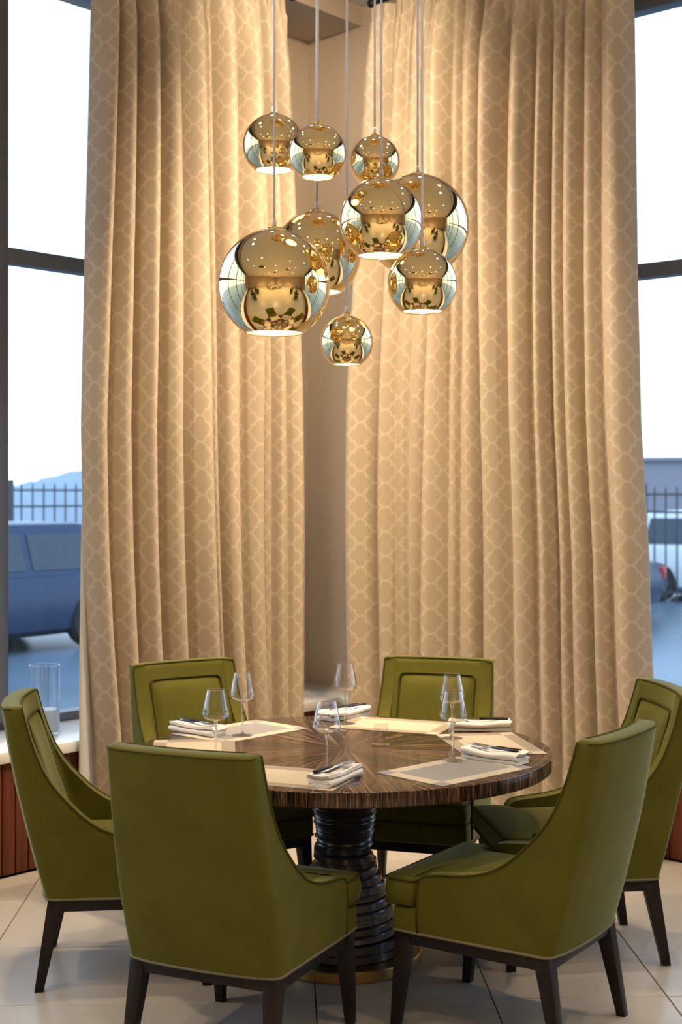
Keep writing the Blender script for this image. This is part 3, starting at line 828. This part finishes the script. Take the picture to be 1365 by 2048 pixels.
# ------------------------------------------------------------------ things on the table
SEATS = {'D': 9.5, 'G': 68.0, 'F': 137.5, 'E': 185.0, 'B': -111.0, 'C': -47.0}
WHERE = {'D': 'before the chair half hidden by another', 'G': 'before the chair at the wider curtain', 'F': 'before the chair at the narrower curtain',
         'E': 'before the side view chair near the vase', 'B': 'before the chair seen squarely from behind', 'C': 'before the pale lit chair'}
hw, hd = 0.225, 0.150
def make_mat(mat):
    bm = bmesh.new(); v, f = B(-hw, hw, -hd, hd, 0, 0.0018)
    vs_ = [bm.verts.new(q) for q in v]
    for q in f: bm.faces.new([vs_[k] for k in q])
    return bm_obj('placemat', bm, mat)
pm = {}
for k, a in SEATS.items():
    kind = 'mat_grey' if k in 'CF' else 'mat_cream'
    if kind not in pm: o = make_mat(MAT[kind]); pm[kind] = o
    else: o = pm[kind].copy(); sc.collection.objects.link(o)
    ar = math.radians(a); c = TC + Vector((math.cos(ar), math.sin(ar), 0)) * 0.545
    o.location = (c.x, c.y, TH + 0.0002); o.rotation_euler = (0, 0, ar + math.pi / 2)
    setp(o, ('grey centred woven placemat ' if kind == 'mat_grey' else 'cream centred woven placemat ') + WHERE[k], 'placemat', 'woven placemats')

def make_glass():
    root = empty('wine_glass')
    V, F = lathe([(0.0, 0.132), (0.012, 0.1325), (0.030, 0.1365), (0.042, 0.143), (0.0465, 0.153), (0.0468, 0.160), (0.0445, 0.175), (0.0395, 0.200), (0.0345, 0.222), (0.0305, 0.241)], 40)
    mesh_obj('bowl', V, F, MAT['wine'], root, 180)
    V, F = tube([Vector((0.0305 * math.cos(a), 0.0305 * math.sin(a), 0.241)) for a in [2 * math.pi * k / 40 for k in range(40)]], 0.0007, 5, closed=True)
    mesh_obj('rim', V, F, MAT['stem'], root, 180)
    V, F = lathe([(0.0, 0.0), (0.0405, 0.0), (0.041, 0.0012), (0.030, 0.0028), (0.014, 0.0045), (0.0065, 0.009), (0.0042, 0.018), (0.0036, 0.04), (0.0035, 0.085), (0.0040, 0.112), (0.0062, 0.125), (0.010, 0.1315), (0.0, 0.1318)], 28)
    mesh_obj('stem', V, F, MAT['stem'], root, 180)
    return root
gl = make_glass()
GP = [(-0.047, 4.625, 'B', 'wine glass nearest the pedestal front, standing behind a rolled napkin'),
      (-0.437, 4.885, 'E', 'wine glass whose foot is hidden by the chair seen squarely from behind'),
      (-0.377, 5.347, 'F', 'wine glass standing on the grey centred placemat before the lined curtain chair'),
      (0.017, 5.624, 'G', 'wine glass farthest from the camera, beside the bare wall strip'),
      (0.389, 4.849, 'C', 'wine glass standing on the grey centred placemat before the pale lit chair'),
      (0.42, 5.29, 'D', 'wine glass overlapped by another glass, before the half hidden chair')]
for i, (x, y, k, lab) in enumerate(GP):
    o = gl if i == 0 else copy_tree(gl)
    o.location = (x, y, TH + 0.0022); setp(o, lab, 'wine glass', 'wine glasses on the round table')

# napkin: ribbon folded in an S, extruded
def make_napkin():
    L = 0.235; c = []
    c += [(-0.036 + 0.066 * k / 6, 0.0045) for k in range(7)]
    for k in range(1, 6): a = -math.pi / 2 + math.pi * k / 6; c.append((0.030 + 0.0065 * math.cos(a), 0.011 + 0.0065 * math.sin(a)))
    c += [(0.030 - 0.060 * k / 6, 0.0175 - 0.003 * math.sin(math.pi * k / 6)) for k in range(7)]
    for k in range(1, 6): a = -math.pi / 2 - math.pi * k / 6; c.append((-0.030 + 0.0075 * math.cos(a), 0.025 + 0.0075 * math.sin(a)))
    c += [(-0.030 + 0.066 * k / 6, 0.0325 - 0.004 * math.sin(math.pi * k / 6)) for k in range(7)]
    P = [Vector((x, 0, z)) for x, z in c]; th = 0.0057; m = len(P); V = []; F = []
    lft = []; rgt = []
    for i in range(m):
        t = (P[min(m - 1, i + 1)] - P[max(0, i - 1)]).normalized(); nn = Vector((-t.z, 0, t.x)) * th
        lft.append(P[i] + nn); rgt.append(P[i] - nn)
    ring = lft + rgt[::-1]; R = len(ring); ny = 10
    for a in range(ny + 1):
        y = -L / 2 + L * a / ny; f = 1 + 0.03 * math.sin(a * 0.9); dz = 0.9 + 0.12 * math.sin(a * 0.7 + 1)
        for q in ring: V.append(Vector((q.x * f + 0.003 * math.sin(a * 0.8), y + 0.004 * math.sin(q.z * 300), q.z * dz)))
    zmin = min(v.z for v in V)
    for v in V: v.z -= zmin
    for a in range(ny):
        for i in range(R): j = (i + 1) % R; F.append((a * R + i, a * R + j, (a + 1) * R + j, (a + 1) * R + i))
    for i in range(m - 1):
        for a in (0, ny): F.append((a * R + i, a * R + i + 1, a * R + R - 2 - i, a * R + R - 1 - i))
    return mesh_obj('napkin', V, F, MAT['napkin'], None, 60)
def strip(name, prof, mat, parent, th=0.0022):
    """prof [(y, halfwidth, z)] -> flat tapered bar with thickness"""
    V = []; F = []
    for y, hw_, z in prof: V += [Vector((-hw_, y, z)), Vector((hw_, y, z)), Vector((hw_ * 0.9, y, z + th)), Vector((-hw_ * 0.9, y, z + th))]
    n = len(prof)
    for a in range(n - 1):
        for i in range(4): j = (i + 1) % 4; F.append((a * 4 + i, a * 4 + j, a * 4 + 4 + j, a * 4 + 4 + i))
    F += [(0, 1, 2, 3), tuple((n - 1) * 4 + k for k in (3, 2, 1, 0))]
    return mesh_obj(name, V, F, mat, parent, 40)
def make_fork():
    r = empty('fork')
    strip('handle', [(-0.10, 0.004, 0), (-0.095, 0.0065, 0), (-0.05, 0.0055, 0.0), (0.0, 0.004, 0.0005)], MAT['steel_dark'], r, 0.004)
    strip('neck', [(0.0, 0.0036, 0.0005), (0.030, 0.003, 0.001), (0.042, 0.006, 0.0), (0.050, 0.0115, 0.0), (0.058, 0.0125, 0.0)], MAT['steel'], r)
    for k in range(4):
        x = -0.0105 + 0.007 * k
        o = strip('tine', [(0.057, 0.0018, 0), (0.08, 0.0016, 0.001), (0.103, 0.0008, 0.003)], MAT['steel'], r); o.location.x = x
    return r
def make_knife():
    r = empty('knife')
    strip('handle', [(-0.11, 0.005, 0), (-0.105, 0.0085, 0), (-0.05, 0.0085, 0), (0.0, 0.007, 0)], MAT['steel_dark'], r, 0.006)
    strip('blade', [(0.0, 0.006, 0.001), (0.02, 0.0085, 0.001), (0.07, 0.0095, 0.001), (0.095, 0.007, 0.001), (0.108, 0.002, 0.001)], MAT['steel'], r, 0.0015)
    return r
nap0, fk0, kn0 = make_napkin(), make_fork(), make_knife()
# direction of each napkin's long axis comes from its two ends on the table
ENDS = {'B': ((-0.077, 4.39), (0.040, 4.625)), 'C': ((0.625, 4.775), (0.440, 4.935)), 'D': ((0.660, 5.475), (0.425, 5.475)), 'G': ((0.085, 5.86), (-0.055, 5.70)), 'F': ((-0.650, 5.475), (-0.455, 5.320))}
first = True
for k, (e0, e1) in ENDS.items():
    d = Vector((e1[0] - e0[0], e1[1] - e0[1], 0)); c = Vector(((e0[0] + e1[0]) / 2, (e0[1] + e1[1]) / 2, 0)); rz = math.atan2(d.y, d.x) - math.pi / 2
    o, fo, ko = (nap0, fk0, kn0) if first else (copy_tree(nap0), copy_tree(fk0), copy_tree(kn0)); first = False
    o.location = (c.x, c.y, TH + 0.0024); o.rotation_euler = (0, 0, rz)
    sd = Vector((math.cos(rz), math.sin(rz), 0))
    zt = TH + 0.0024 + 0.0425
    fo.location = c + sd * 0.014 + Vector((0, 0, zt)); fo.rotation_euler = (0, 0, rz + 0.03)
    ko.location = c - sd * 0.014 + Vector((0, 0, zt)); ko.rotation_euler = (0, 0, rz - 0.05)
    setp(o, 'folded white linen napkin on the placemat ' + WHERE[k], 'napkin', 'folded napkins')
    setp(fo, 'dark handled fork on the napkin ' + WHERE[k], 'fork', 'forks on the napkins')
    setp(ko, 'dark handled knife on the napkin ' + WHERE[k], 'knife', 'knives on the napkins')

st = empty('acrylic_stand', (0.147, 5.156, TH + 0.0003), 0.05); setp(st, 'small clear acrylic sign holder standing in the middle of the table', 'sign holder')
boxes_obj('stand_base', [B(-0.034, 0.034, -0.016, 0.016, 0, 0.006)], MAT['acrylic'], st, 0.001)
boxes_obj('stand_plate', [B(-0.026, 0.026, -0.0015, 0.0015, 0.006, 0.078)], MAT['acrylic'], st, 0.0005)

# ------------------------------------------------------------------ vase on the sill
va = empty('glass_vase', (-1.40, 6.60, SILL)); setp(va, 'tall clear glass cylinder vase standing on the pale sill', 'vase')
V, F = lathe([(0.0, 0.001), (0.068, 0.001), (0.072, 0.006), (0.072, 0.325), (0.069, 0.325), (0.069, 0.012), (0.0, 0.012)], 40); mesh_obj('vase_wall', V, F, MAT['vase'], va, 40)
cd = empty('pillar_candle', (-1.40, 6.60, SILL + 0.0125)); setp(cd, 'wide white pillar candle inside the glass cylinder vase', 'candle')
V, F = lathe([(0.0, 0.0), (0.0655, 0.0), (0.0665, 0.003), (0.0665, 0.10), (0.063, 0.104), (0.0, 0.100)], 32); mesh_obj('wax', V, F, MAT['candle'], cd, 40)
V, F = tube([(0, 0, 0.10), (0.001, 0, 0.112)], 0.0012, 5); mesh_obj('wick', V, F, MAT['rod'], cd)

# ------------------------------------------------------------------ pendant lamps
def make_pendant(cx, cy, Y, rpx, R, cordx, name_label, openf=0.56):
    X = (cx - 682.5) / 2800 * Y; Z = CAMH - (cy - 985) / 2800 * Y
    root = empty('pendant_lamp', (X, Y, Z)); setp(root, name_label, 'pendant lamp', 'gold globe pendant lamps')
    a1 = math.asin(openf); prof = []
    n = 40
    for k in range(n + 1):
        a = 0.16 + (math.pi - a1 - 0.16) * k / n
        prof.append((R * math.sin(a), R * math.cos(a)))
    V, F = lathe(prof, 72); sh = mesh_obj('shade', V, F, MAT['gold'], root, 180)
    inner = [(r * (R - 0.004) / R, z * (R - 0.004) / R) for r, z in prof]
    V, F = lathe(inner, 56); mesh_obj('shade_lining', V, F, MAT['white_in'], sh, 180)
    zb = prof[-1][1]; rb = prof[-1][0]
    V, F = tube([Vector(((rb - 0.002) * math.cos(2 * math.pi * k / 56), (rb - 0.002) * math.sin(2 * math.pi * k / 56), zb)) for k in range(56)], 0.0026, 6, closed=True)
    mesh_obj('rim', V, F, MAT['gold'], sh, 180)
    zt = R * math.cos(0.16); rt_ = R * math.sin(0.16)
    V, F = lathe([(rt_ + 0.004, zt - 0.003), (rt_ + 0.003, zt + 0.004), (rt_ * 0.55, zt + 0.010), (0.010, zt + 0.013), (0.0, zt + 0.013)], 32); mesh_obj('cap', V, F, MAT['cap_gold'], root, 40)
    V, F = lathe([(0.0, zt + 0.012), (0.0075, zt + 0.012), (0.0085, zt + 0.018), (0.0072, zt + 0.032), (0.004, zt + 0.038), (0.0, zt + 0.038)], 16); mesh_obj('cord_grip', V, F, MAT['holder'], root, 60)
    V, F = tube([(0, 0, zt + 0.036), (0, 0, CEIL - 0.03 - Z)], 0.0042, 8); mesh_obj('cord', V, F, MAT['cord'], root, 180)
    hb = R * 0.32
    V, F = lathe([(0.0, zt - 0.002), (0.018, zt - 0.002), (0.020, hb + 0.03), (0.012, hb + 0.028), (0.0, hb + 0.028)], 20); mesh_obj('lamp_holder', V, F, MAT['cap_gold'], root, 40)
    bm = bmesh.new(); bmesh.ops.create_uvsphere(bm, u_segments=16, v_segments=10, radius=0.026, matrix=Matrix.Translation((0, 0, hb)))
    bm_obj('bulb', bm, MAT['bulb'], root, 180)
    l = bpy.data.lights.new('bulb_lamp', 'POINT'); l.energy = 9.0 * (R / 0.15); l.color = (1.0, 0.78, 0.50); l.shadow_soft_size = 0.028
    lo = bpy.data.objects.new('bulb_lamp', l); link(lo); lo.location = (X, Y, Z + hb - 0.034)
    return root
PEND = [(548, 291, 5.65, 62, 0.125, 'gold globe pendant lamp behind the cord of the biggest globe', .60),
        (636, 307, 4.90, 57, 0.100, 'small gold globe pendant lamp directly above a half hidden larger globe', .56),
        (750, 323, 5.55, 50, 0.100, 'small gold globe pendant lamp partly behind the centre globe cord', .56),
        (763, 442, 5.00, 84, 0.150, 'medium gold globe pendant lamp in the centre, overlapping three others', .565),
        (836, 452, 5.46, 103, 0.200, 'large gold globe pendant lamp behind the centre globe, before the wider curtain', .56),
        (634, 511, 5.55, 88, 0.175, 'gold globe pendant lamp half hidden between the biggest and the centre globe', .56),
        (549, 570, 5.00, 112, 0.200, 'biggest gold globe pendant lamp hanging before the narrower curtain', .515),
        (845, 567, 4.84, 69, 0.120, 'gold globe pendant lamp overlapping the lower part of the large rear globe', .60),
        (694, 684, 5.28, 53, 0.100, 'small gold globe pendant lamp hanging lowest of all', .55)]
for cx, cy, Y, rp_, R, lab, of in PEND: make_pendant(cx, cy, Y, rp_, R, cx, lab, of)
cn = empty('ceiling_canopy', (0.03, 5.28, CEIL)); setp(cn, 'round gold ceiling plate carrying the pendant cords', 'ceiling plate')
V, F = lathe([(0.0, -0.035), (0.43, -0.035), (0.45, -0.03), (0.45, 0.0), (0.0, 0.0)], 64); mesh_obj('plate', V, F, MAT['cap_gold'], cn, 40)

# ------------------------------------------------------------------ rest of the dining room, seen mirrored in the globes
for (x, y) in ((-1.9, 1.4), (2.3, 0.6), (0.2, -2.0)):
    boxes_obj('air_vent', [B(x - 0.35, x + 0.35, y - 0.35, y + 0.35, CEIL - 0.02, CEIL - 0.001)], MAT['steel_dark'], ceil, 0.004)
def far_table(x, y, rz):
    r = empty('square_table', (x, y, 0), rz); setp(r, 'dark square table mirrored small in the gold globes', 'table', 'far tables mirrored in the globes')
    boxes_obj('table_top', [B(-0.4, 0.4, -0.4, 0.4, 0.72, 0.76)], MAT['leg'], r, 0.004)
    V, F = lathe([(0.0, 0.0), (0.24, 0.0), (0.24, 0.02), (0.05, 0.04), (0.04, 0.70), (0.12, 0.72), (0.0, 0.72)], 24); mesh_obj('pedestal', V, F, MAT['leg'], r, 40)
    for d in (-1, 1):
        o = copy_tree(chair0); q = Vector((math.cos(rz), math.sin(rz), 0)) * 0.72 * d
        o.location = (x + q.x, y + q.y, 0); o.rotation_euler = (0, 0, rz + (math.pi / 2 if d > 0 else -math.pi / 2))
        setp(o, 'green dining chair mirrored small in the gold globes', 'chair', 'far chairs mirrored in the globes')
for t in ((-3.2, 1.9, 0.7), (3.3, 2.1, -0.8), (-3.9, -0.3, 0.7), (4.0, -0.2, -0.8), (-0.9, -3.0, 0.2), (1.3, -3.4, -0.1)): far_table(*t)

# ------------------------------------------------------------------ outdoors
GZ = -0.15
g = mesh_obj('ground', [(-120, -40, GZ), (120, -40, GZ), (120, 160, GZ), (-120, 160, GZ)], [(0, 1, 2, 3)], MAT['street']); setp(g, kind='structure')
g.location.z = -0.02
def ground_pt(px, py, z=GZ):
    Y = 2800 * (CAMH - z) / (py - 985); return Vector(((px - 682.5) / 2800 * Y, Y, z))
def wheel(parent, x, y, r, wdt):
    V, F = lathe([(r * 0.62, -wdt / 2), (r * 0.96, -wdt / 2), (r, -wdt * 0.3), (r, wdt * 0.3), (r * 0.96, wdt / 2), (r * 0.62, wdt / 2)], 28)
    o = mesh_obj('tyre', V, F, MAT['tyre'], parent, 50); o.rotation_euler = (math.pi / 2, 0, 0); o.location = (x, y, r)
    V, F = lathe([(0.0, -wdt * 0.38), (r * 0.2, -wdt * 0.42), (r * 0.63, -wdt * 0.36), (r * 0.63, wdt * 0.36), (r * 0.2, wdt * 0.42), (0.0, wdt * 0.38)], 28)
    h = mesh_obj('hub', V, F, MAT['hub'], o, 40)
def car(loc, rz, paint, label, L=4.5, W=1.8, H=1.45, suv=False):
    root = empty('parked_car', loc, rz); setp(root, label, 'car')
    r = 0.33; belt = H * (0.64 if not suv else 0.62); hl = L / 2
    # lower body: cross-sections along x
    low = [(-hl, 0.38, belt * 0.72, .72), (-hl + 0.08, 0.25, belt * 0.93, .90), (-hl + 0.5, 0.2, belt * (1.0 if suv else 0.98), .97), (-0.6, 0.18, belt, 1.0), (0.6, 0.18, belt * 0.985, 1.0), (hl - 1.1, 0.18, belt * 0.93, .99), (hl - 0.4, 0.2, belt * 0.80, .94), (hl - 0.08, 0.25, belt * 0.68, .86), (hl, 0.36, belt * 0.55, .74)]
    V = []; F = []; m = 12
    for x, z0, z1, f in low:
        w_ = W / 2 * f
        for (yy, zz) in ((-.86, 0), (-.97, .10), (-1, .35), (-.985, .65), (-.93, .93), (-.80, 1.0), (.80, 1.0), (.93, .93), (.985, .65), (1, .35), (.97, .10), (.86, 0)):
            V.append(Vector((x, yy * w_, z0 + (z1 - z0) * zz)))
    for a in range(len(low) - 1):
        for i in range(m): j = (i + 1) % m; F.append((a * m + i, a * m + j, (a + 1) * m + j, (a + 1) * m + i))
    F += [tuple(range(m)), tuple((len(low) - 1) * m + k for k in reversed(range(m)))]
    body = mesh_obj('body', V, F, paint, root, 40)
    rb = -hl + (0.15 if suv else 0.75); rt0 = -hl + (0.55 if suv else 1.35); ft = 0.25; fb = 1.05
    cab = [(rb, belt - 0.04, .86), (rt0, H - 0.05, .68), (rt0 + 0.35, H, .67), (ft - 0.4, H, .67), (ft, H - 0.05, .68), (fb, belt - 0.05, .88)]
    V = []; F = []; 
    for x, z1, f in cab:
        zz = max(z1, belt + 0.001); w0 = W / 2 * 0.90; w1 = W / 2 * f
        for y, z in ((-w0, belt - 0.05), (-w1, z1 - 0.02), (-w1 * 0.9, z1), (w1 * 0.9, z1), (w1, z1 - 0.02), (w0, belt - 0.05)): V.append(Vector((x, y, z)))
    for a in range(len(cab) - 1):
        for i in range(5): F.append((a * 6 + i, a * 6 + i + 1, (a + 1) * 6 + i + 1, (a + 1) * 6 + i))
    mesh_obj('cabin', V, F, paint, root, 35)
    def side(x0b, x0t, x1t, x1b, s):
        zb, zt = belt + 0.02, H - 0.13
        def yy(z): return s * (W / 2 * (0.90 + (0.67 - 0.90) * (z - belt + 0.05) / (H - belt + 0.03)) + 0.012)
        V = [Vector((x0b, yy(zb), zb)), Vector((x1b, yy(zb), zb)), Vector((x1t, yy(zt), zt)), Vector((x0t, yy(zt), zt))]
        V += [v - Vector((0, s * 0.008, 0)) for v in V]
        mesh_obj('side_window', V, BOXF, MAT['car_glass'], root)
    for s in (-1, 1):
        side(rb + 0.45, rt0 + 0.12, -0.62, -0.62, s); side(-0.52, -0.52, 0.12, 0.72, s)
        if suv: pass
    for x, z0, z1, xt, nm in ((fb, belt, H - 0.09, ft + 0.06, 'windscreen'), (rb, belt, H - 0.09, rt0 - 0.05, 'rear_window')):
        sg = 1 if nm == 'windscreen' else -1; V = []
        for o_ in (0.012, 0.002):
            V += [Vector((x + sg * o_ - sg * 0.02, -W * 0.36, z0 + 0.03)), Vector((x + sg * o_ - sg * 0.02, W * 0.36, z0 + 0.03)), Vector((xt + sg * o_, W * 0.30, z1)), Vector((xt + sg * o_, -W * 0.30, z1))]
        mesh_obj(nm, V, BOXF, MAT['car_glass'], root)
    for x in (-hl + 0.85, hl - 0.85):
        for s in (-1, 1): wheel(root, x, s * (W / 2 - 0.09), r, 0.21)
    for s in (-1, 1):
        boxes_obj('tail_lamp', [B(-hl - 0.005, -hl + 0.14, min(s * W * .36, s * W * .45), max(s * W * .36, s * W * .45), belt * 0.66, belt * 0.86)], MAT['lamp_red'], root, 0.01)
        boxes_obj('head_lamp', [B(hl - 0.26, hl - 0.04, min(s * W * .30, s * W * .42), max(s * W * .30, s * W * .42), belt * 0.58, belt * 0.70)], MAT['lamp_clear'], root, 0.01)
    return root
p = ground_pt(90, 1283)
angL = math.atan2(dL.y, dL.x); angR = math.atan2(dR.y, dR.x)
c = ground_pt(74, 1283) - dL * 1.27; car((c.x, c.y, GZ - 0.02), angL + math.pi, MAT['car_dark'], 'dark blue car parked outside behind the glass vase', 4.6, 1.85, 1.50, True)
p = ground_pt(1350, 1195); car((p.x + 1.25, p.y - 0.6, GZ - 0.02), angR + 0.2, MAT['car_white'], 'white car parked outside along the iron fence', 4.6, 1.85, 1.55, True)
p = ground_pt(1318, 1250); d = Vector((math.cos(angR + 0.25), math.sin(angR + 0.25), 0)); c = p - d * 2.25
car((c.x, c.y + 0.4, GZ - 0.02), angR + 0.25 + math.pi, MAT['car_dark'], 'dark car outside whose red tail lamp shows past the wider curtain', 4.5, 1.8, 1.42)

def fence(p0, d, n, pitch, hgt, label, post_every=14, post0=0):
    root = empty('iron_fence', p0, math.atan2(d.y, d.x)); setp(root, label, 'fence')
    me = None; pme = None
    for k in range(n):
        if (k - post0) % post_every == 0:
            if pme is None: o = boxes_obj('post', [B(-0.05, 0.05, -0.05, 0.05, 0, hgt + 0.06)], MAT['fence'], root, 0.006); pme = o.data
            else: o = bpy.data.objects.new('post', pme); link(o, root)
        else:
            if me is None:
                V = [Vector(q) for q in ((-.011, -.011, 0.1), (.011, -.011, 0.1), (.011, .011, 0.1), (-.011, .011, 0.1), (-.011, -.011, hgt - .05), (.011, -.011, hgt - .05), (.011, .011, hgt - .05), (-.011, .011, hgt - .05), (0, 0, hgt + 0.03))]
                o = mesh_obj('picket', V, [(0, 3, 2, 1), (0, 1, 5, 4), (1, 2, 6, 5), (2, 3, 7, 6), (3, 0, 4, 7), (4, 5, 8), (5, 6, 8), (6, 7, 8), (7, 4, 8)], MAT['fence'], root); me = o.data
            else: o = bpy.data.objects.new('picket', me); link(o, root)
        o.location = (k * pitch, 0, 0)
    for z in (0.25, hgt - 0.42, hgt - 0.14): boxes_obj('rail', [B(0, (n - 1) * pitch, -0.016, 0.016, z, z + 0.035)], MAT['fence'], root)
Yf = 24.0
q = Vector(((20 - 682.5) / 2800 * Yf, Yf, GZ - 0.02)); fence(q - dL * (0.235 * 14), dL, 42, 0.235, 2.02, 'iron picket fence with a thick post beyond the dark blue car')
Yf = 22.5
q = Vector(((1310 - 682.5) / 2800 * Yf, Yf, GZ - 0.02)); fence(q - dR * (0.20 * 15), dR, 40, 0.20, 1.95, 'iron picket fence beyond the white car')
# snow banks
def bank(name, p0, d, n, length, depth, hfun, mat, label, cat):
    nx, ny = 60, 10; nv = Vector((-d.y, d.x, 0)); V = []; F = []
    if nv.y < 0: nv = -nv
    for a in range(nx + 1):
        for b_ in range(ny + 1):
            t = b_ / ny; h = hfun(a / nx * length) * math.sin(math.pi * min(1, t * 0.75 + 0.0)) ** 0.8
            V.append(p0 + d * (a / nx * length) + nv * (t * depth) + Vector((0, 0, h + 0.08 * math.sin(a * 2.3 + b_ * 1.7) * (1 if 0 < b_ < ny else 0))))
    for a in range(nx):
        for b_ in range(ny): k = a * (ny + 1) + b_; F.append((k, k + 1, k + ny + 2, k + ny + 1))
    o = mesh_obj(name, [v - p0 for v in V], F, mat, None, 180); o.location = p0; setp(o, label, cat); return o
def hl_(x): return 2.12 + 0.06 * math.sin(x * 1.9) + 0.55 * math.exp(-((x - 19.0) / 1.1) ** 2)
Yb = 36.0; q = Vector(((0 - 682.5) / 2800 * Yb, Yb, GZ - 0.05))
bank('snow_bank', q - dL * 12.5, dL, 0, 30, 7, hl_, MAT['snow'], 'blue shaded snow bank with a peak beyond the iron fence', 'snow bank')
Yb = 60; q = Vector(((1330 - 682.5) / 2800 * Yb, Yb, GZ - 0.05))
o = boxes_obj('far_building', [B(-14, 14, 0, 8, 0, 3.25), B(-14.2, 14.2, -0.2, 8.2, 3.25, 3.4)], MAT['far']); o.location = q; o.rotation_euler = (0, 0, -0.25); setp(o, 'long low hazy building far behind the white car', 'building')
